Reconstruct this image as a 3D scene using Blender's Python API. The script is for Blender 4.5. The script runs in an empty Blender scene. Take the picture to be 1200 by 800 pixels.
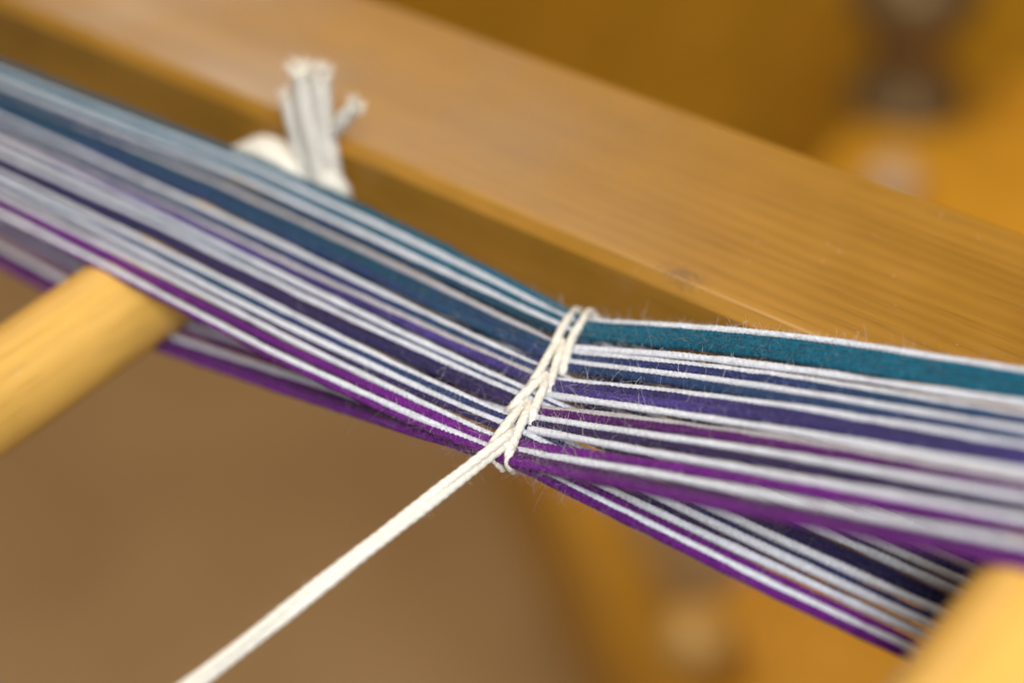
import bpy, bmesh, math, random
import numpy as np
from mathutils import Vector, Matrix

rng = np.random.default_rng(7)
random.seed(7)
sc = bpy.context.scene
col = sc.collection
MM = 0.001

# ------------------------------------------------------------------ camera
# World axes: X along the rail, Y along the pegs (away, into the rail), Z up.
F = 2152.0                       # focal length in photo pixels (1200 wide)
CAM = np.array([0.10398, -0.12369, 0.14197])
RX = np.array([0.7825, 0.3633, -0.5056])   # X, Y, Z axes in camera terms (right, down, forward)
RY = np.array([0.6199, -0.5298, 0.5788])
RZ = np.cross(RX, RY)
RY = np.cross(RZ, RX)
RX, RY, RZ = (v / np.linalg.norm(v) for v in (RX, RY, RZ))
ROT = np.stack([RX, RY, RZ])
cam_data = bpy.data.cameras.new('camera')
cam_data.sensor_width = 36.0
cam_data.lens = F / 1200 * 36
cam_data.clip_start = 0.005
cam_data.clip_end = 20
cam_data.dof.use_dof = True
cam_data.dof.focus_distance = 0.2080
cam_data.dof.aperture_fstop = 6.9
cam_data.dof.aperture_blades = 9
cam = bpy.data.objects.new('camera', cam_data)
col.objects.link(cam)
m = Matrix.Identity(4)
right, down, fwd = ROT[:, 0], ROT[:, 1], ROT[:, 2]
for i in range(3):
    m[i][0], m[i][1], m[i][2], m[i][3] = right[i], -down[i], -fwd[i], CAM[i]
cam.matrix_world = m
sc.camera = cam

# ------------------------------------------------------------------ world, lamps, exposure
world = bpy.data.worlds.new('World')
sc.world = world
world.use_nodes = True
bg = world.node_tree.nodes['Background']
bg.inputs[0].default_value = (1.0, 0.86, 0.70, 1)
bg.inputs[1].default_value = 0.12

def area(name, loc, target, sx, sy, power, color):
    d = bpy.data.lights.new(name, 'AREA')
    d.shape = 'RECTANGLE'
    d.size, d.size_y, d.energy, d.color = sx, sy, power, color
    o = bpy.data.objects.new(name, d)
    col.objects.link(o)
    o.location = loc
    o.rotation_euler = (Vector(target) - Vector(loc)).to_track_quat('-Z', 'Y').to_euler()
    return o
area('table_lamp', (0.31, -0.26, 0.42), (0.03, 0, 0), 0.22, 0.22, 5.0, (0.94, 0.97, 1.0))
area('fill_lamp', (-0.7, -0.15, 2.0), (-0.1, 0.3, -0.2), 0.8, 0.8, 22.0, (1.0, 0.86, 0.66))  # added warm fill without a known source, brightens background and rail front
area('window_lamp', (-1.0, 0.95, 0.80), (-0.05, 0.02, 0), 0.6, 0.5, 5.0, (1.0, 0.95, 0.88))

sc.view_settings.view_transform = 'Standard'
sc.view_settings.look = 'None'
sc.view_settings.exposure = 0.0
sc.view_settings.gamma = 1.0
sc.view_settings.use_curve_mapping = False
sc.cycles.use_denoising = True
sc.cycles.max_bounces = 8

# ------------------------------------------------------------------ helpers
def ray(px, py):
    return ROT @ np.array([px - 600, py - 400, F])
def on_y(px, py, y):
    r = ray(px, py); return CAM + r * (y - CAM[1]) / r[1]
def on_z(px, py, z):
    r = ray(px, py); return CAM + r * (z - CAM[2]) / r[2]
def at_depth(px, py, d):
    return CAM + ray(px, py) / F * d

def tag(o, label=None, cat=None, group=None, kind=None):
    if label: o['label'] = label
    if cat: o['category'] = cat
    if group: o['group'] = group
    if kind: o['kind'] = kind
    return o
def empty(name, loc=(0, 0, 0)):
    o = bpy.data.objects.new(name, None)
    o.empty_display_size = 0.005
    col.objects.link(o)
    o.location = loc
    return o
def link(name, me, mat, parent=None):
    o = bpy.data.objects.new(name, me)
    col.objects.link(o)
    if mat: me.materials.append(mat)
    if parent is not None:
        o.parent = parent
        o.matrix_parent_inverse = Matrix.Translation(parent.location).inverted()
    return o
def grid_mesh(name, verts, nring, nside, extra=None, smooth=True, caps=True):
    """verts (nring*nside,3): rings joined to a tube."""
    i = np.arange(nring - 1)[:, None] * nside
    j = np.arange(nside)[None, :]
    k = (j + 1) % nside
    faces = np.stack([i + j, i + k, i + nside + k, i + nside + j], -1).reshape(-1, 4)
    me = bpy.data.meshes.new(name)
    nv, nf = len(verts), len(faces)
    me.vertices.add(nv)
    me.vertices.foreach_set('co', np.ascontiguousarray(verts, dtype=np.float32).ravel())
    ncap = 2 if caps else 0
    me.loops.add(nf * 4 + ncap * nside)
    lv = faces.ravel()
    if caps:
        lv = np.concatenate([lv, np.arange(nside)[::-1], (nring - 1) * nside + np.arange(nside)])
    me.loops.foreach_set('vertex_index', lv.astype(np.int32))
    me.polygons.add(nf + ncap)
    ls = np.arange(nf) * 4
    lt = np.full(nf, 4)
    if caps:
        ls = np.concatenate([ls, [nf * 4, nf * 4 + nside]])
        lt = np.concatenate([lt, [nside, nside]])
    me.polygons.foreach_set('loop_start', ls.astype(np.int32))
    me.polygons.foreach_set('loop_total', lt.astype(np.int32))
    if smooth:
        me.polygons.foreach_set('use_smooth', np.ones(nf + ncap, dtype=bool))
    if extra is not None:
        a = me.attributes.new('fib', 'FLOAT_VECTOR', 'POINT')
        a.data.foreach_set('vector', np.ascontiguousarray(extra, dtype=np.float32).ravel())
    me.update(calc_edges=True)
    return me
def frames(P):
    T = np.gradient(P, axis=0)
    T /= np.linalg.norm(T, axis=1)[:, None] + 1e-12
    up = np.array([0.05, 0.1, 1.0])
    N = np.zeros_like(P)
    n = up - T[0] * np.dot(up, T[0]); n /= np.linalg.norm(n)
    for i in range(len(P)):
        n = n - T[i] * np.dot(n, T[i]); n /= np.linalg.norm(n) + 1e-12
        N[i] = n
    return T, N, np.cross(T, N)
def arclen(P):
    return np.concatenate([[0], np.cumsum(np.linalg.norm(np.diff(P, axis=0), axis=1))])
def yarn_mesh(name, P, r0, *, rscale=None, nside=10, lobes=2, pitch=1.6 * MM, depth=0.22, wob=0.07, taper=False, ph0=None):
    """a plied, slightly uneven yarn along the polyline P."""
    s = arclen(P)
    T, N, B = frames(P)
    th = np.linspace(0, 2 * np.pi, nside, endpoint=False)[None, :]
    ph0 = rng.uniform(0, 6.28) if ph0 is None else ph0
    slow = np.interp(s, np.arange(0, s[-1] + 4 * MM, 2.3 * MM), rng.normal(0, 1, int((s[-1] + 4 * MM) / (2.3 * MM)) + 2)[:len(np.arange(0, s[-1] + 4 * MM, 2.3 * MM))])
    phi = ph0 + 2 * np.pi * s / pitch + 0.5 * slow
    a = th - phi[:, None]
    lob = np.abs(np.cos(a * lobes / 2)) ** 0.75
    rr = r0 * (1 - depth * 0.62 + depth * lob) * (1 + wob * slow[:, None])
    rr *= 1 + rng.normal(0, 0.018, rr.shape)
    if rscale is not None: rr *= rscale[:, None]
    if taper:
        rr *= np.clip(np.minimum(s, s[-1] - s) / (r0 * 0.9), 0.35, 1)[:, None]
    V = P[:, None, :] + rr[..., None] * (np.cos(th)[..., None] * N[:, None, :] + np.sin(th)[..., None] * B[:, None, :])
    ext = np.stack([np.cos(a), np.sin(a), np.broadcast_to(s[:, None] / (6 * MM), a.shape)], -1)
    return grid_mesh(name, V.reshape(-1, 3), len(P), nside, ext.reshape(-1, 3))
def catmull(pts, ds):
    P = np.array(pts, float)
    P = np.vstack([2 * P[0] - P[1], P, 2 * P[-1] - P[-2]])
    out = []
    for i in range(1, len(P) - 2):
        p0, p1, p2, p3 = P[i - 1:i + 3]
        t = np.linspace(0, 1, 24, endpoint=False)[:, None]
        out.append(0.5 * ((2 * p1) + (-p0 + p2) * t + (2 * p0 - 5 * p1 + 4 * p2 - p3) * t ** 2 + (-p0 + 3 * p1 - 3 * p2 + p3) * t ** 3))
    out.append(P[-2][None])
    Q = np.vstack(out)
    return resample(Q, ds)
def resample(Q, ds):
    s = arclen(Q)
    n = max(4, int(s[-1] / ds))
    t = np.linspace(0, s[-1], n)
    return np.stack([np.interp(t, s, Q[:, k]) for k in range(3)], -1)
def fuzz_mesh(name, P, r0, n, lo, hi, rad=0.014 * MM, lift=1.0, seg=7, curl=0.45, weight=None):
    """n stray fibres springing from the yarn along P, as one mesh of thin three-sided tubes."""
    T, N, B = frames(P)
    idx = rng.integers(0, len(P), n) if weight is None else rng.choice(len(P), n, p=weight / weight.sum())
    ang = rng.uniform(0, 2 * np.pi, n)
    base = P[idx]
    out = np.cos(ang)[:, None] * N[idx] + np.sin(ang)[:, None] * B[idx]
    side = -np.sin(ang)[:, None] * N[idx] + np.cos(ang)[:, None] * B[idx]
    tan = T[idx] * rng.choice([-1, 1], n)[:, None]
    L = rng.uniform(lo, hi, n) * rng.uniform(0.5, 1, n)
    d = out * rng.uniform(0.15, 1.0, n)[:, None] * lift + tan * rng.uniform(0.3, 1.2, n)[:, None] + side * rng.normal(0, 0.5, n)[:, None]
    d /= np.linalg.norm(d, axis=1)[:, None]
    cv = rng.normal(0, 1, (n, 3)); cv -= d * np.sum(cv * d, 1)[:, None]
    pts = [base + out * r0 * 0.7]
    dd = d.copy()
    step = (L / (seg - 1))[:, None]
    for k in range(seg - 1):
        dd = dd + cv * curl + rng.normal(0, 0.25, (n, 3)) - out * 0.10
        dd /= np.linalg.norm(dd, axis=1)[:, None]
        pts.append(pts[-1] + dd * step)
    Q = np.stack(pts, 1)                      # n, seg, 3
    e1 = np.cross(d, rng.normal(0, 1, (n, 3))); e1 /= np.linalg.norm(e1, axis=1)[:, None]
    e2 = np.cross(d, e1)
    rr = rad * rng.uniform(0.6, 1.25, n)[:, None] * np.linspace(1, 0.45, seg)[None, :]
    V = []
    for a in (0, 2.094, 4.189):
        V.append(Q + rr[..., None] * (math.cos(a) * e1 + math.sin(a) * e2)[:, None, :])
    V = np.stack(V, 2).reshape(-1, 3)         # n*seg*3
    f = np.arange(n)[:, None, None] * seg * 3
    i = np.arange(seg - 1)[None, :, None] * 3
    j = np.arange(3)[None, None, :]
    k = (j + 1) % 3
    faces = np.stack([f + i + j, f + i + k, f + i + 3 + k, f + i + 3 + j], -1).reshape(-1, 4)
    me = bpy.data.meshes.new(name)
    me.vertices.add(len(V)); me.vertices.foreach_set('co', V.astype(np.float32).ravel())
    me.loops.add(faces.size); me.loops.foreach_set('vertex_index', faces.ravel().astype(np.int32))
    me.polygons.add(len(faces))
    me.polygons.foreach_set('loop_start', (np.arange(len(faces)) * 4).astype(np.int32))
    me.polygons.foreach_set('loop_total', np.full(len(faces), 4, dtype=np.int32))
    me.update(calc_edges=True)
    return me
def prism(name, prof, axis, lo, hi, bevel=0.0, segs=2):
    """prof: 2-D outline in the two other axes (in order), pushed along axis from lo to hi."""
    bm = bmesh.new()
    def v3(a, b, c):
        return {'X': (c, a, b), 'Y': (a, c, b), 'Z': (a, b, c)}[axis]
    r0 = [bm.verts.new(v3(a, b, lo)) for a, b in prof]
    r1 = [bm.verts.new(v3(a, b, hi)) for a, b in prof]
    n = len(prof)
    bm.faces.new(r0); bm.faces.new(r1[::-1])
    for i in range(n):
        bm.faces.new([r0[i], r1[i], r1[(i + 1) % n], r0[(i + 1) % n]])
    bmesh.ops.recalc_face_normals(bm, faces=bm.faces)
    if bevel:
        bmesh.ops.bevel(bm, geom=list(bm.edges), offset=bevel, segments=segs, profile=0.6, affect='EDGES')
    me = bpy.data.meshes.new(name)
    bm.to_mesh(me); bm.free()
    return me
def lathe(name, prof, n=48):
    """prof: (radius, height) pairs turned about local Z."""
    P = np.array(prof)
    th = np.linspace(0, 2 * np.pi, n, endpoint=False)
    V = np.stack([P[:, 0:1] * np.cos(th), P[:, 0:1] * np.sin(th), np.broadcast_to(P[:, 1:2], (len(P), n))], -1)
    return grid_mesh(name, V.reshape(-1, 3), len(P), n)

# ------------------------------------------------------------------ materials
def new_mat(name):
    mt = bpy.data.materials.new(name)
    mt.use_nodes = True
    nt = mt.node_tree
    return mt, nt, nt.nodes['Principled BSDF']
def node(nt, t, **kw):
    n = nt.nodes.new(t)
    for k, v in kw.items(): setattr(n, k, v)
    return n
def mixc(nt, fac, a, b, blend='MIX'):
    n = node(nt, 'ShaderNodeMix', data_type='RGBA', blend_type=blend)
    for sock, v in ((n.inputs[0], fac), (n.inputs[6], a), (n.inputs[7], b)):
        if isinstance(v, bpy.types.NodeSocket): nt.links.new(v, sock)
        elif isinstance(v, (int, float)): sock.default_value = v
        else: sock.default_value = (*v[:3], 1)
    return n.outputs[2]
def ramp(nt, src, lo, hi, a=0.0, b=1.0):
    n = node(nt, 'ShaderNodeMapRange')
    n.inputs[1].default_value, n.inputs[2].default_value = lo, hi
    n.inputs[3].default_value, n.inputs[4].default_value = a, b
    nt.links.new(src, n.inputs[0])
    return n.outputs[0]
def yarn_material(name, c, c2, sheen=0.06, bump=0.9, mott=0.4):
    mt, nt, p = new_mat(name)
    at = node(nt, 'ShaderNodeAttribute', attribute_name='fib')
    mp = node(nt, 'ShaderNodeMapping')
    mp.inputs['Scale'].default_value = (1, 1, 0.55)
    nt.links.new(at.outputs['Vector'], mp.inputs[0])
    oi = node(nt, 'ShaderNodeObjectInfo')
    fine = node(nt, 'ShaderNodeTexNoise', noise_dimensions='4D')
    fine.inputs['Scale'].default_value = 7.0
    fine.inputs['Detail'].default_value = 3
    nt.links.new(mp.outputs[0], fine.inputs['Vector'])
    wm = node(nt, 'ShaderNodeMath', operation='MULTIPLY'); wm.inputs[1].default_value = 40
    nt.links.new(oi.outputs['Random'], wm.inputs[0])
    nt.links.new(wm.outputs[0], fine.inputs['W'])
    # slow drift of the dye along the yarn
    sep = node(nt, 'ShaderNodeSeparateXYZ'); nt.links.new(at.outputs['Vector'], sep.inputs[0])
    cmb = node(nt, 'ShaderNodeCombineXYZ'); nt.links.new(sep.outputs[2], cmb.inputs[0]); nt.links.new(wm.outputs[0], cmb.inputs[1])
    slow = node(nt, 'ShaderNodeTexNoise'); slow.inputs['Scale'].default_value = 0.22; slow.inputs['Detail'].default_value = 1
    nt.links.new(cmb.outputs[0], slow.inputs['Vector'])
    base = mixc(nt, ramp(nt, slow.outputs[0], 0.35, 0.65), c, c2)
    shade = ramp(nt, fine.outputs[0], 0.3, 0.7, 1 - mott, 1 + mott * 0.8)
    tc = node(nt, 'ShaderNodeTexCoord')
    med = node(nt, 'ShaderNodeTexNoise'); med.inputs['Scale'].default_value = 2300; med.inputs['Detail'].default_value = 2
    nt.links.new(tc.outputs['Object'], med.inputs['Vector'])
    base = mixc(nt, 1.0, base, ramp(nt, med.outputs[0], 0.3, 0.7, 1 - mott, 1 + mott), 'MULTIPLY')
    base = mixc(nt, 1.0, base, shade, 'MULTIPLY')
    nt.links.new(base, p.inputs['Base Color'])
    p.inputs['Roughness'].default_value = 0.85
    p.inputs['Specular IOR Level'].default_value = 0.2
    p.inputs['Sheen Weight'].default_value = sheen
    p.inputs['Sheen Roughness'].default_value = 0.5
    b = node(nt, 'ShaderNodeBump'); b.inputs['Strength'].default_value = bump; b.inputs['Distance'].default_value = 0.00012
    nt.links.new(fine.outputs[0], b.inputs['Height'])
    nt.links.new(b.outputs[0], p.inputs['Normal'])
    return mt
def fuzz_material(name, c):
    mt, nt, p = new_mat(name)
    p.inputs['Base Color'].default_value = (*c, 1)
    p.inputs['Roughness'].default_value = 0.6
    p.inputs['Specular IOR Level'].default_value = 0.3
    p.inputs['Transmission Weight'].default_value = 0.0
    p.inputs['Subsurface Weight'].default_value = 0.0
    return mt
def wood_material(name, dark, light, axis='X', scale=1.0, rough=0.38, coat=0.25, smudge=None, pores=1.0, bump=0.25):
    mt, nt, p = new_mat(name)
    tc = node(nt, 'ShaderNodeTexCoord')
    mp = node(nt, 'ShaderNodeMapping')
    st = {'X': (6, 90, 90), 'Y': (90, 6, 90), 'Z': (90, 90, 6)}[axis]
    mp.inputs['Scale'].default_value = tuple(v * scale for v in st)
    nt.links.new(tc.outputs['Object'], mp.inputs[0])
    n1 = node(nt, 'ShaderNodeTexNoise'); n1.inputs['Scale'].default_value = 1.0; n1.inputs['Detail'].default_value = 4; n1.inputs['Distortion'].default_value = 0.6
    nt.links.new(mp.outputs[0], n1.inputs['Vector'])
    wv = node(nt, 'ShaderNodeTexWave', wave_type='BANDS', bands_direction={'X': 'Y', 'Y': 'X', 'Z': 'X'}[axis])
    wv.inputs['Scale'].default_value = 1.6; wv.inputs['Distortion'].default_value = 9; wv.inputs['Detail'].default_value = 2
    wv.inputs['Detail Scale'].default_value = 0.7
    nt.links.new(mp.outputs[0], wv.inputs['Vector'])
    mp2 = node(nt, 'ShaderNodeMapping')
    st2 = {'X': (90, 2600, 2600), 'Y': (2600, 90, 2600), 'Z': (2600, 2600, 90)}[axis]
    mp2.inputs['Scale'].default_value = st2
    nt.links.new(tc.outputs['Object'], mp2.inputs[0])
    n2 = node(nt, 'ShaderNodeTexNoise'); n2.inputs['Scale'].default_value = 1.0; n2.inputs['Detail'].default_value = 2
    nt.links.new(mp2.outputs[0], n2.inputs['Vector'])
    f = mixc(nt, 0.16, n1.outputs[0], wv.outputs[0])
    fb = ramp(nt, f, 0.25, 0.75)
    base = mixc(nt, fb, dark, light)
    pore = ramp(nt, n2.outputs[0], 0.56, 0.74, 1.0, 1.0 - 0.30 * pores)
    base = mixc(nt, 1.0, base, pore, 'MULTIPLY')
    # uneven tone, a few worn spots
    n3 = node(nt, 'ShaderNodeTexNoise'); n3.inputs['Scale'].default_value = 38; n3.inputs['Detail'].default_value = 3
    nt.links.new(tc.outputs['Object'], n3.inputs['Vector'])
    base = mixc(nt, 1.0, base, ramp(nt, n3.outputs[0], 0.3, 0.7, 0.86, 1.1), 'MULTIPLY')
    if smudge is not None:
        vd = node(nt, 'ShaderNodeVectorMath', operation='SUBTRACT'); vd.inputs[1].default_value = smudge
        nt.links.new(tc.outputs['Object'], vd.inputs[0])
        sx = node(nt, 'ShaderNodeVectorMath', operation='MULTIPLY'); sx.inputs[1].default_value = (220, 480, 300)
        nt.links.new(vd.outputs[0], sx.inputs[0])
        ln = node(nt, 'ShaderNodeVectorMath', operation='LENGTH'); nt.links.new(sx.outputs[0], ln.inputs[0])
        n4 = node(nt, 'ShaderNodeTexNoise'); n4.inputs['Scale'].default_value = 1400; n4.inputs['Detail'].default_value = 3
        nt.links.new(tc.outputs['Object'], n4.inputs['Vector'])
        ad = node(nt, 'ShaderNodeMath', operation='MULTIPLY_ADD'); ad.inputs[1].default_value = 2.4; 
        nt.links.new(n4.outputs[0], ad.inputs[0]); nt.links.new(ln.outputs['Value'], ad.inputs[2])
        msk = ramp(nt, ad.outputs[0], 1.3, 2.1, 0.55, 0.0)
        base = mixc(nt, msk, base, (0.10, 0.055, 0.03))
    # pale specks of dust and lint
    n5 = node(nt, 'ShaderNodeTexNoise'); n5.inputs['Scale'].default_value = 900; n5.inputs['Detail'].default_value = 1
    nt.links.new(tc.outputs['Object'], n5.inputs['Vector'])
    base = mixc(nt, ramp(nt, n5.outputs[0], 0.775, 0.80, 0.0, 0.3), base, (0.62, 0.52, 0.40))
    nt.links.new(base, p.inputs['Base Color'])
    p.inputs['Roughness'].default_value = rough
    nt.links.new(ramp(nt, n3.outputs[0], 0.3, 0.7, rough * 0.7, rough * 1.45), p.inputs['Roughness'])
    p.inputs['Coat Weight'].default_value = coat
    p.inputs['Coat Roughness'].default_value = 0.2
    b = node(nt, 'ShaderNodeBump'); b.inputs['Strength'].default_value = bump; b.inputs['Distance'].default_value = 0.00008
    nt.links.new(n2.outputs[0], b.inputs['Height'])
    nt.links.new(b.outputs[0], p.inputs['Normal'])
    return mt

COL = {
    'white':   ((0.68, 0.685, 0.73), (0.63, 0.64, 0.70)),
    'grey':    ((0.42, 0.39, 0.40), (0.50, 0.47, 0.50)),
    'teal':    ((0.001, 0.092, 0.155), (0.001, 0.072, 0.118)),
    'pine':    ((0.006, 0.050, 0.088), (0.012, 0.036, 0.098)),
    'navy':    ((0.020, 0.026, 0.110), (0.012, 0.050, 0.105)),
    'violet':  ((0.058, 0.036, 0.185), (0.022, 0.018, 0.080)),
    'plum':    ((0.026, 0.012, 0.060), (0.016, 0.014, 0.070)),
    'magenta': ((0.085, 0.006, 0.110), (0.055, 0.006, 0.075)),
    'purple':  ((0.125, 0.005, 0.175), (0.090, 0.004, 0.125)),
}
YM = {k: yarn_material('yarn_' + k, *v, mott=0.16 if k in ('white', 'grey') else 0.45) for k, v in COL.items()}
FM = {k: fuzz_material('fuzz_' + k, tuple(0.62 * x + 0.38 * y for x, y in zip(v[0], (0.62, 0.54, 0.50)))) for k, v in COL.items()}  # fibres mixed toward pale tan: their back-lit look is put into the colour
CORD = yarn_material('cotton_cord', (0.745, 0.70, 0.61), (0.71, 0.66, 0.57), sheen=0.04, bump=0.6, mott=0.10)
CORD_FUZZ = fuzz_material('cotton_fuzz', (0.72, 0.66, 0.56))
WOOD_RAIL = wood_material('oiled_wood_rail', (0.25, 0.115, 0.010), (0.36, 0.172, 0.020), 'X', rough=0.36, coat=0.22, pores=1.0, smudge=tuple(on_z(800, 322, 0.005)))
WOOD_PEG = wood_material('pale_wood_peg', (0.58, 0.315, 0.060), (0.66, 0.38, 0.082), 'Y', rough=0.40, coat=0.12, pores=0.9, bump=0.3)
WOOD_BACK = wood_material('golden_wood', (0.66, 0.31, 0.018), (0.74, 0.36, 0.026), 'X', rough=0.45, pores=0.5)
WOOD_UMBER = wood_material('umber_wood', (0.38, 0.235, 0.095), (0.46, 0.29, 0.13), 'X', rough=0.7, coat=0.0, pores=0.4)
WOOD_DARK = wood_material('brown_wood', (0.56, 0.265, 0.008), (0.76, 0.39, 0.016), 'X', rough=0.5, pores=0.5)

# ------------------------------------------------------------------ the setting: floor
def floor_material():
    mt, nt, p = new_mat('brown_floor')
    tc = node(nt, 'ShaderNodeTexCoord')
    n = node(nt, 'ShaderNodeTexNoise'); n.inputs['Scale'].default_value = 6; n.inputs['Detail'].default_value = 4
    nt.links.new(tc.outputs['Object'], n.inputs['Vector'])
    n2 = node(nt, 'ShaderNodeTexNoise'); n2.inputs['Scale'].default_value = 220; n2.inputs['Detail'].default_value = 3
    nt.links.new(tc.outputs['Object'], n2.inputs['Vector'])
    c = mixc(nt, ramp(nt, n.outputs[0], 0.3, 0.7), (0.42, 0.272, 0.125), (0.56, 0.375, 0.19))
    c = mixc(nt, 1.0, c, ramp(nt, n2.outputs[0], 0.3, 0.7, 0.85, 1.1), 'MULTIPLY')
    nt.links.new(c, p.inputs['Base Color'])
    p.inputs['Roughness'].default_value = 0.7
    b = node(nt, 'ShaderNodeBump'); b.inputs['Strength'].default_value = 0.3; b.inputs['Distance'].default_value = 0.002
    nt.links.new(n2.outputs[0], b.inputs['Height']); nt.links.new(b.outputs[0], p.inputs['Normal'])
    return mt
FZ = -0.75
me = bpy.data.meshes.new('floor')
me.from_pydata([(-4, -3, FZ), (3, -3, FZ), (3, 4, FZ), (-4, 4, FZ)], [], [(0, 1, 2, 3)])
tag(link('floor', me, floor_material()), 'plain brown floor far below the warp', kind='structure')

# ------------------------------------------------------------------ warping frame: rail and the two pegs of the cross
YR = 19.6 * MM         # front face of the rail
ZR = 5.0 * MM          # its top
LP = np.array([-60.9, -6.9]) * MM     # first peg (X, Z), radius
RP = np.array([66.3, 13.5]) * MM
PR = 6.9 * MM
frame = empty('warping_frame', (-57 * MM, YR, -25 * MM))
tag(frame, 'oiled wooden warping frame, a thick rail with two pale round pegs', 'warping frame')
def arc(c, rad, a0, a1, n=5):
    return [(c[0] + rad * math.cos(math.radians(t)), c[1] + rad * math.sin(math.radians(t))) for t in np.linspace(a0, a1, n)]
CH = 1.45 * MM
rail_prof = [(YR, -26 * MM), (YR, ZR - CH - 0.15 * MM)] + [(YR + 0.06 * MM, ZR - CH)] + \
            [(YR + CH - 0.25 * MM, ZR - 0.29 * MM), (YR + CH - 0.10 * MM, ZR - 0.16 * MM), (YR + CH + 0.07 * MM, ZR - 0.06 * MM), (YR + CH + 0.30 * MM, ZR)] + \
            [(51.2 * MM, ZR), (51.8 * MM, ZR - 0.25 * MM), (52.2 * MM, ZR - 0.8 * MM), (52.2 * MM, -26 * MM)]
rail = link('rail', prism('rail', rail_prof, 'X', -0.46, 0.20, bevel=0.00009, segs=2), WOOD_RAIL, frame)
def peg_mesh(length):
    pr = [(0.3 * MM, -length), (PR - 1.6 * MM, -length), (PR - 0.5 * MM, -length + 0.4 * MM), (PR, -length + 1.6 * MM)]
    for k in range(1, 30):
        t = k / 30
        pr.append((PR * (1 + 0.006 * math.sin(9 * t + 1)), -length + 1.6 * MM + (length - 1.6 * MM) * t))
    pr += [(PR, 0), (0.3 * MM, 0)]
    me = lathe('peg', pr, 56)
    # turn about local Z into a dowel lying along Y
    me.transform(Matrix.Rotation(math.radians(-90), 4, 'X'))
    return me
pm = peg_mesh(0.145)
for c, y in ((LP, YR + 8 * MM), (RP, YR + 12 * MM)):
    p = link('peg', pm, WOOD_PEG if not pm.materials else None, None)
    p.location = (c[0], y, c[1])
    p.parent = frame
    p.matrix_parent_inverse = Matrix.Translation(frame.location).inverted()
# upright block on the rail that carries the higher peg
blk = link('peg_block', prism('peg_block', [(57.5 * MM, YR + 1.6 * MM), (79 * MM, YR + 1.6 * MM), (79 * MM, 50 * MM), (57.5 * MM, 50 * MM)], 'Z', ZR - 0.5 * MM, 27 * MM, bevel=0.0008), WOOD_RAIL, frame)

# ------------------------------------------------------------------ the warp
RS = 0.50 * MM
def upper_hull(pts):
    h = []
    for p in pts:
        while len(h) >= 2 and (h[-1][0] - h[-2][0]) * (p[1] - h[-2][1]) - (h[-1][1] - h[-2][1]) * (p[0] - h[-2][0]) >= 0:
            h.pop()
        h.append(p)
    return h
def lower_hull(pts):
    return [(x, -z) for x, z in upper_hull([(x, -z) for x, z in pts])]
def circle_pts(c, r, sign):
    a = np.linspace(-80, 80, 60) * math.pi / 180
    return [(c[0] + r * math.sin(t), c[1] + sign * r * math.cos(t)) for t in a]
XL, XR = -0.24, 0.15
def xcross(y): return -0.335 * y
def profile(kind, y, off=0.0):
    """(X, Z) polyline of a strand of sheet kind lying at depth y, before it is smoothed."""
    f = (y + 0.0087) / 0.026
    xc = xcross(y)
    rr = PR + RS + off
    if kind == 'A':      # over the first peg, under the second
        zl = (-1.5 - 9 * f) * MM
        left = upper_hull([(XL, zl)] + circle_pts(LP, rr, 1) + [(xc, 0.15 * MM)])
        rgt = lower_hull([(xc, 0.15 * MM)] + circle_pts(RP, rr, -1) + [(XR, -19 * MM)])
    else:
        left = lower_hull([(XL, -15 * MM)] + circle_pts(LP, rr, -1) + [(xc, -0.15 * MM)])
        rgt = upper_hull([(xc, -0.15 * MM)] + circle_pts(RP, rr, 1) + [(XR, 19 * MM)])
    return left + rgt[1:]
def prof_z(kind, x, y):
    p = profile(kind, y)
    return np.interp(x, [q[0] for q in p], [q[1] for q in p])
def solve_y(kind, px, py):
    """depth y at which the sheet is met along the sight line of a photo point."""
    ys = np.linspace(-0.022, 0.024, 120)
    e = []
    for y in ys:
        q = on_y(px, py, y); e.append(q[2] - prof_z(kind, q[0], y))
    e = np.array(e)
    i = np.where(np.sign(e[:-1]) != np.sign(e[1:]))[0]
    if len(i) == 0: return ys[np.argmin(np.abs(e))]
    i = i[0]
    return ys[i] - e[i] * (ys[i + 1] - ys[i]) / (e[i + 1] - e[i])

A_LIST = [('teal', 254), ('white', 262), ('teal', 271.5), ('white', 281), ('pine', 290.5), ('grey', 300), ('pine', 309), ('pine', 318), ('navy', 327),
          ('white', 340), ('navy', 349.5), ('grey', 358), ('violet', 366.5), ('white', 375.5), ('navy', 382), ('white', 388.5), ('plum', 397.5), ('plum', 406.5), ('white', 418),
          ('navy', 427), ('white', 435), ('plum', 441.5), ('white', 448), ('purple', 461), ('white', 473.5), ('purple', 480)]
B_LIST = [('white', 394.5), ('teal', 403.5), ('teal', 412.5), ('teal', 421.5), ('white', 431.5), ('white', 441.5), ('navy', 450.5), ('white', 459.5), ('navy', 469.5),
          ('white', 479), ('violet', 487.5), ('violet', 496.5), ('white', 507), ('grey', 517), ('magenta', 525.5), ('white', 536.5), ('plum', 549.5),
          ('white', 561.5), ('purple', 573.5), ('white', 588), ('magenta', 600), ('purple', 610)]
LBL = {'white': 'natural white strand', 'grey': 'greyish white strand', 'teal': 'bright teal strand', 'pine': 'dark teal strand', 'navy': 'navy blue strand',
       'violet': 'blue violet strand', 'plum': 'dark plum strand', 'magenta': 'reddish purple strand', 'purple': 'vivid purple strand'}
warp = empty('striped_warp', (0, 0, 0))
tag(warp, 'striped warp of white, teal, navy and purple yarn stretched over two pegs', 'yarn warp')
GROUPS = {'A': [0, 5, 9, 13, 18, 22, 26], 'B': [0, 4, 9, 13, 18, 22]}
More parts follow.
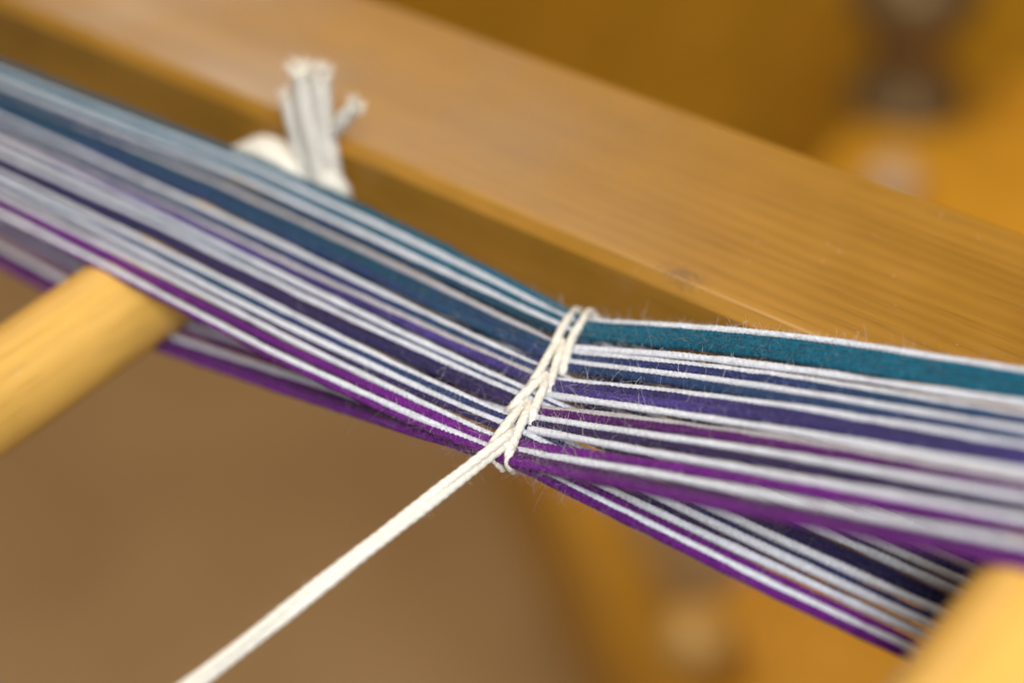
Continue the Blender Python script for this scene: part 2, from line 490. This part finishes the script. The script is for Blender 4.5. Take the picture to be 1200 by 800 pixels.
def build_sheet(kind, lst, px):
    ys = np.array([solve_y(kind, px, v) for _, v in lst])
    ys = np.sort(ys)[::-1]
    n = len(lst)
    # where each strand sits under the chained cord: pulled together in small bunches
    yc = np.interp(np.arange(n), [0, n - 1], [13.0 * MM, -12.4 * MM])
    yc = 0.5 * yc + 0.5 * np.interp(ys, [ys[-1], ys[0]], [-12.4 * MM, 13.0 * MM])
    yc0 = yc.copy()
    lift = np.zeros(n)
    rshift = 1.0
    g = GROUPS[kind]
    for a, b in zip(g[:-1], g[1:]):
        mid = yc[a:b].mean()
        yc[a:b] = mid + (yc[a:b] - mid) * 0.70
        lift[a:b] = 0.22 * MM * np.cos(np.linspace(-1.3, 1.3, b - a))
    for i, (cname, v0) in enumerate(lst):
        y = ys[i]
        pf = profile(kind, y, 0.0)
        X = np.array([q[0] for q in pf]); Zp = np.array([q[1] for q in pf])
        xc = xcross(yc[i])
        xs = np.concatenate([np.arange(XL, -0.075, 0.9 * MM), np.arange(-0.075, 0.082, 0.2 * MM), np.arange(0.082, XR, 0.8 * MM)])
        zs = np.interp(xs + (xcross(y) - xc) * np.exp(-((xs - xc) / 0.012) ** 2), X, Zp)
        # round the corner at the cross
        k = np.exp(-0.5 * (np.arange(-12, 13) / 5.0) ** 2); k /= k.sum()
        zs2 = np.convolve(np.pad(zs, 12, mode='edge'), k, mode='valid')
        near = np.exp(-((xs - xc) / 0.02) ** 6)
        zs = zs * (1 - near) + zs2 * near
        # sideways: pinched at the cross, parallel beyond
        t = np.clip(np.abs(xs - xc) / np.where(xs < xc, 0.036, 0.034), 0, 1)
        yy = yc[i] + (y - yc[i]) * (t * (1.6 - 0.6 * t)) * np.where(xs < xc, 1.0, rshift)
        if kind == 'A': yy = np.where(xs > xc, yc[i] + (yc0[i] * 1.05 - yc[i]) * t + (8.0 + 0.5 * (n - 1 - i) / (n - 1)) * MM * np.clip((xs - xc) / 0.056, 0, 1.3), yy)
        else: yy = np.where(xs < xc, yc[i] + (yc0[i] * 1.02 - yc[i]) * t + (2.0 + 2.0 * (n - 1 - i) / (n - 1)) * MM * np.clip((xc - xs) / 0.062, 0, 1.2), yy)
        ph = rng.uniform(0, 6.28, 6)
        am = np.clip(np.abs(xs - xc) / 0.02, 0.3, 1)
        yy = yy + am * MM * (0.10 * np.sin(xs / 0.023 + ph[0]) + 0.055 * np.sin(xs / 0.0085 + ph[1]) + 0.02 * np.sin(xs / 0.003 + ph[2]))
        far = np.clip((-0.062 - xs) / 0.12, 0, 1)
        yy = yy + far * rng.normal(0, 0.9) * MM
        zs = zs + lift[i] * np.exp(-((xs - xc) / 0.004) ** 2)
        zs = zs + MM * (0.05 * np.sin(xs / 0.02 + ph[3]) + 0.03 * np.sin(xs / 0.007 + ph[4])) * am
        if v0 in (382, 441.5): zs = zs - 0.22 * MM * am
        if v0 == 480:      # tucked under its white neighbour before the cross
            tk = np.where(xs < xc, np.clip((xc - xs) / 0.012, 0, 1), 0)
            zs = zs - 0.55 * MM * tk; yy = yy + 0.55 * MM * tk
        P = np.stack([xs, yy, zs], -1)
        white = cname in ('white', 'grey')
        r = (0.38 if v0 in (382, 441.5) else 0.59 if v0 == 461 else {'white': 0.405, 'grey': 0.40, 'teal': 0.59}.get(cname, 0.56)) * MM * rng.uniform(0.94, 1.06)
        rs = None
        if kind == 'A':
            ramp_r = np.clip((xs - xc - 0.004) / 0.02, 0, 1)
            rs = 1 + (0.20 if white else -0.05) * ramp_r + (-0.12 if white else 0.02) * np.clip((-0.02 - xs) / 0.05, 0, 1)
            if not white and i < n - 1: P[:, 2] -= 0.3 * MM * ramp_r
            if i == 0: rs = rs * 1.15
        st = link('strand', yarn_mesh('strand', P, r, rscale=rs, pitch=rng.uniform(1.25, 1.5) * MM), YM[cname], warp)
        st['label'] = LBL[cname]
        sel = P[(xs > -0.055) & (xs < 0.085)]
        nf = 900 if white else 1150
        if i in (0, n - 1): nf = 2200
        w = np.exp(-((sel[:, 0] - 0.012) / 0.042) ** 2)
        fz = link('fuzz', fuzz_mesh('fuzz', sel, r, nf, 0.4 * MM, 1.5 * MM, rad=0.017 * MM, seg=5, curl=0.45, weight=w), FM[cname], st)
        fz['kind'] = 'stuff'
        w = np.exp(-((sel[:, 0] - xc) / 0.010) ** 2) + 0.25 * w
        fz2 = link('fuzz', fuzz_mesh('fuzz', sel, r, 190 if i not in (0, n - 1) else 420, 1.2 * MM, 4.2 * MM, rad=0.019 * MM, seg=8, curl=0.55, lift=1.3, weight=w), FM[cname], st)
        fz2['kind'] = 'stuff'
build_sheet('A', A_LIST, 440)
build_sheet('B', B_LIST, 940)

# ------------------------------------------------------------------ the chained white cord at the cross
cord = empty('tie_cord', tuple(on_z(590, 520, 0)))
tag(cord, 'cream cotton cord chained across the warp, its doubled tail running off', 'cord')
CR = 0.525 * MM
def px_path(pts):
    return [on_z(x, y, (w - 0.2) * MM) for x, y, w in pts]
STITCH = [
    [(682, 372, -2.6), (676, 364, -1.2), (671, 368, 0.5), (663, 378, 1.15), (656.5, 389, 1.25), (651.5, 400, 1.15), (649, 408, 0.4), (648, 415, -1.0)],
    [(700, 376, -2.8), (692, 366, -1.2), (687, 370, 0.5), (681, 379, 1.15), (674, 390, 1.3), (667.5, 404, 1.3), (663.5, 420, 1.25), (660, 433, 0.9), (657.5, 441, -0.1), (655, 446, -1.6)],
    [(614, 462, -1.6), (619, 456, 0.0), (625, 447, 1.1), (634, 432, 1.35), (643, 416, 1.4), (650, 405, 1.1), (656, 399, 0.6), (659, 404, 0.9), (655, 416, 1.5), (650.5, 430, 1.4), (646, 446, 1.2), (642.5, 459, 0.7), (640.5, 467, -0.2), (639, 472, -1.6)],
    [(590, 489, -1.6), (596, 482, 0.0), (602, 475, 1.0), (612, 464, 1.35), (624, 452, 1.5), (633, 444, 1.1), (638, 439, 0.6), (641, 444, 0.9), (637, 455, 1.5), (631, 468, 1.4), (626, 481, 1.2), (623, 494, 0.7), (621.5, 503, -0.2), (620, 508, -1.6)],
    [(590, 549, -2.0), (582, 540, -0.6), (576, 530, 0.5), (578, 521, 1.1), (586, 508, 1.35), (598, 492, 1.45), (608, 479, 1.1), (616, 470, 0.6), (620, 476, 0.9), (615, 488, 1.5), (608, 503, 1.4), (601, 520, 1.25), (596.5, 534, 0.8), (597, 545, -0.2), (602, 551, -1.8)],
]
for st in STITCH:
    P = catmull(px_path(st), 0.10 * MM)
    o = link('stitch', yarn_mesh('stitch', P, CR * rng.uniform(0.97, 1.03), nside=16, lobes=3, pitch=3.6 * MM, depth=0.17, wob=0.03), CORD, cord)
    f = link('fuzz', fuzz_mesh('fuzz', P, CR, 130, 0.4 * MM, 1.5 * MM, rad=0.012 * MM), CORD_FUZZ, o); f['kind'] = 'stuff'
# the tail: two cords side by side, out over the near edge and on past the frame
p_apex = [(606, 507, 0.2), (599, 511, 0.9)]
for k, sgn in ((0, 1), (1, -1)):
    a0 = on_z(606, 505, -0.6 * MM); a1 = on_z(600, 510, 0.6 * MM); a2 = on_z(588, 520, 1.5 * MM)
    e2 = on_z(220, 800, -1.0 * MM)
    d = e2 - a2; d /= np.linalg.norm(d)
    e1 = 0.5 * (a2 + e2)
    view = CAM - e1; view /= np.linalg.norm(view)
    s1 = np.cross(d, view); s1 /= np.linalg.norm(s1)
    e3 = e2 + d * 0.05
    line = [a2 + d * t for t in np.linspace(0, np.linalg.norm(e3 - a2), 9)]
    line = [p + np.array([0, 0, -0.9 * MM]) * math.sin(math.pi * min(1, j / 7)) * 0.5 + np.array([0.10 * math.sin(2.1 * j), 0, 0.16 * math.sin(1.3 * j + 1)]) * MM * (j > 0) for j, p in enumerate(line)]
    base = catmull([a0, a1] + line, 0.15 * MM)
    s = arclen(base)
    tw = s / (26 * MM) * 2 * math.pi + 0.2
    tw = 0.62 * np.sin(tw * 0.7 + 0.4)
    sep = 0.42 * MM * np.clip(0.55 + s / (12 * MM), 0, 1)
    nrm = np.cross(s1, d)
    P = base + sgn * sep[:, None] * (np.cos(tw)[:, None] * s1 + np.sin(tw)[:, None] * nrm)
    o = link('tail', yarn_mesh('tail', P, CR * 1.0, nside=16, lobes=3, pitch=3.6 * MM, depth=0.20, wob=0.03), CORD, cord)
    f = link('fuzz', fuzz_mesh('fuzz', P, CR, 700, 0.5 * MM, 2.6 * MM, lift=1.2, rad=0.012 * MM), CORD_FUZZ, o); f['kind'] = 'stuff'

# ------------------------------------------------------------------ the white tie knotted round the first peg
tie = empty('peg_tie', (LP[0], 0.0175, LP[1]))
tag(tie, 'thick white string knotted round the peg, frayed ends sticking up beside the rail', 'string tie')
TR = 1.05 * MM
def tie_part(name, pts, r=TR, taper=False):
    P = catmull(pts, 0.2 * MM)
    o = link(name, yarn_mesh(name, P, r, nside=16, lobes=4, pitch=7 * MM, depth=0.12, wob=0.05), CORD, tie)
    n = 40
    f = link('fuzz', fuzz_mesh('fuzz', P, r, 60, 0.6 * MM, 2.2 * MM, rad=0.02 * MM), CORD_FUZZ, o); f['kind'] = 'stuff'
    if taper:     # the cut end bursts into short loose fibres
        tip = P[-1]; d = P[-1] - P[-8]; d /= np.linalg.norm(d)
        e = np.cross(d, [0.3, 0.9, 0.2]); e /= np.linalg.norm(e); g = np.cross(d, e)
        vs, fs = [], []
        for k in range(130):
            a = rng.uniform(0, 6.28); q = r * 0.9 * math.sqrt(rng.uniform(0, 1)); h = rng.uniform(0.5, 1.9) * MM
            o2 = math.cos(a) * e + math.sin(a) * g
            b0 = tip - d * 0.5 * MM + o2 * q
            b1 = b0 + d * h * 0.6 + o2 * q * 0.3
            b2 = b0 + d * h + o2 * q * rng.uniform(0.3, 1.2) + rng.normal(0, 0.15, 3) * MM
            i0 = len(vs)
            for b, rr in ((b0, 0.09), (b1, 0.07), (b2, 0.03)):
                for t in (0, 2.09, 4.19):
                    vs.append(b + rr * MM * (math.cos(t) * e + math.sin(t) * g))
            for u in (0, 3):
                for t in range(3):
                    fs.append((i0 + u + t, i0 + u + (t + 1) % 3, i0 + u + 3 + (t + 1) % 3, i0 + u + 3 + t))
        me = bpy.data.meshes.new('frayed_end'); me.from_pydata([tuple(v) for v in vs], [], fs)
        fe = link('frayed_end', me, CORD_FUZZ, o); fe['kind'] = 'stuff'
    return o
def ty(px, py, y): return tuple(on_y(px, py, (y - 1.7) * MM))
kq = np.array(ty(384, 228, 18.6))
for dy in (0.0, 2.0 * MM):      # two turns round the peg, drawn in at the knot
    ring = [tuple(kq + [0, dy - 1 * MM, 0])]
    for a in np.linspace(75, 330, 22):
        t = math.radians(a)
        ring.append((LP[0] + (PR + TR) * math.cos(t), 16.4 * MM + dy, LP[1] + (PR + TR) * math.sin(t)))
    ring.append(tuple(kq + [0, dy - 1 * MM, -2 * MM]))
    tie_part('loop', ring)
tie_part('knot', [ty(368, 236, 19), ty(382, 212, 17.6), ty(400, 222, 18.4), ty(398, 242, 20), ty(380, 246, 19.8), ty(368, 230, 18.2), ty(380, 216, 17.8)], 1.35 * MM)
tie_part('bow', [ty(392, 238, 18.6), ty(362, 214, 17.9), ty(332, 189, 17.6), ty(302, 176, 17.8), ty(278, 186, 18.2), ty(292, 208, 18.6), ty(330, 228, 18.8)], 1.45 * MM)
tie_part('tail', [ty(380, 240, 18.6), ty(364, 205, 18.3), ty(351, 172, 18.2), ty(343, 142, 18.0), ty(338, 114, 17.9)], 1.1 * MM, True)
tie_part('tail', [ty(386, 240, 18.3), ty(374, 195, 18.0), ty(364, 150, 17.6), ty(357, 115, 17.4), ty(353, 84, 17.4)], 1.5 * MM, True)
tie_part('tail', [ty(394, 238, 19.2), ty(387, 190, 18.8), ty(379, 150, 18.6), ty(376, 115, 18.4), ty(375, 88, 18.4)], 1.45 * MM, True)
tie_part('tail', [ty(392, 228, 19.6), ty(383, 190, 19.4), ty(385, 163, 19.2), ty(398, 145, 19.0), ty(416, 125, 18.9)], 1.0 * MM, True)

# ------------------------------------------------------------------ what stands far behind, out of focus
def box_mesh(name, sx, sy, sz, bevel=0.003):
    return prism(name, [(-sx / 2, -sy / 2), (sx / 2, -sy / 2), (sx / 2, sy / 2), (-sx / 2, sy / 2)], 'Z', -sz / 2, sz / 2, bevel=bevel)
def box(name, x0, x1, y0, y1, z0, z1, mat, label, cat, bevel=0.004):
    o = link(name, box_mesh(name, x1 - x0, y1 - y0, z1 - z0, bevel), mat)
    o.location = ((x0 + x1) / 2, (y0 + y1) / 2, (z0 + z1) / 2)
    return tag(o, label, cat)
box('back_panel', -1.4, 0.5, 0.70, 0.73, FZ, 0.6, WOOD_DARK, 'dark brown wooden panel standing behind the rail', 'panel')
def slab(name, pix, z, thick, mat, label, cat, bevel=0.006):
    P = [on_z(x, y, z) for x, y in pix]
    c = np.mean(P, axis=0)
    o = link(name, prism(name, [(p[0] - c[0], p[1] - c[1]) for p in P], 'Z', -thick, 0, bevel=bevel), mat)
    o.location = (c[0], c[1], z)
    return tag(o, label, cat)
slab('cross_board', [(900, 330), (950, 205), (975, 165), (1010, 140), (1215, 72), (1420, 150), (1400, 420)], -0.27, 0.04, WOOD_BACK,
     'broad golden board beyond the rail, far out of focus', 'board')
slab('lower_board', [(760, 860), (785, 775), (805, 728), (845, 690), (905, 640), (1100, 520), (1400, 700), (1300, 1000)], -0.26, 0.04, WOOD_BACK,
     'golden board low under the warp beside the second peg', 'board')
# slanting brace below the warp
def beam_between(name, a, b, w, h, mat, label, cat):
    a, b = Vector(a), Vector(b)
    d = (b - a)
    o = link(name, box_mesh(name, d.length, w, h, 0.003), mat)
    x = d.normalized(); y = Vector((0, 0, 1)).cross(x).normalized(); z = x.cross(y)
    mw = Matrix((x, y, z)).transposed().to_4x4()
    mw.translation = (a + b) / 2
    o.matrix_world = mw
    return tag(o, label, cat)
beam_between('slanting_brace', at_depth(590, 420, 1.02), at_depth(800, 920, 0.94), 0.034, 0.09, WOOD_DARK,
             'slanting brown brace blurred below the chained cord', 'brace')
# pale round things in the distance
def ball(name, px, py, z, r, mat, label, cat, squash=0.8):
    c = on_z(px, py, z)
    pr = [(r * math.sin(t) + 0.0002, r * squash * (1 - math.cos(t))) for t in np.linspace(0.02, math.pi - 0.02, 14)]
    o = link(name, lathe(name, pr, 28), mat)
    o.location = tuple(c)
    return tag(o, label, cat)

box_c = at_depth(1062, 10, 0.52)
PALE2 = wood_material('honey_highlight', (0.66, 0.36, 0.08), (0.72, 0.42, 0.11), 'Z', rough=0.5, pores=0.4)
PALE = wood_material('pale_dowel_wood', (0.62, 0.42, 0.25), (0.70, 0.50, 0.32), 'Z', rough=0.5, pores=0.4)
ball('pale_ball', 1045, 232, -0.27, 0.010, PALE, 'pale round wooden knob on the golden board just beyond the rail', 'knob')
ball('pale_ball', 818, 775, -0.26, 0.012, PALE2, 'small pale ball standing in for a highlight on the corner of the low golden board', 'knob')  # highlight on the board's rounded corner, put in as a pale ball
mt, nt, pb = new_mat('dark_metal')
nz = node(nt, 'ShaderNodeTexNoise'); nz.inputs['Scale'].default_value = 90
nt.links.new(mixc(nt, nz.outputs[0], (0.17, 0.10, 0.035), (0.24, 0.15, 0.06)), pb.inputs['Base Color'])
pb.inputs['Roughness'].default_value = 0.45; pb.inputs['Metallic'].default_value = 0.3
# turned metal knob standing on the board against the panel
k0 = on_z(1062, 118, -0.27)
kn = link('metal_knob', lathe('metal_knob', [(a * 1.5, b * 1.5) for a, b in [(0.0002, 0), (0.016, 0), (0.016, 0.004), (0.010, 0.008), (0.010, 0.020), (0.015, 0.026), (0.018, 0.034), (0.015, 0.042), (0.008, 0.046), (0.0002, 0.047)]], 36), mt)
kn.location = tuple(k0)
tag(kn, 'dark turned metal knob at the back edge of the golden board', 'knob')
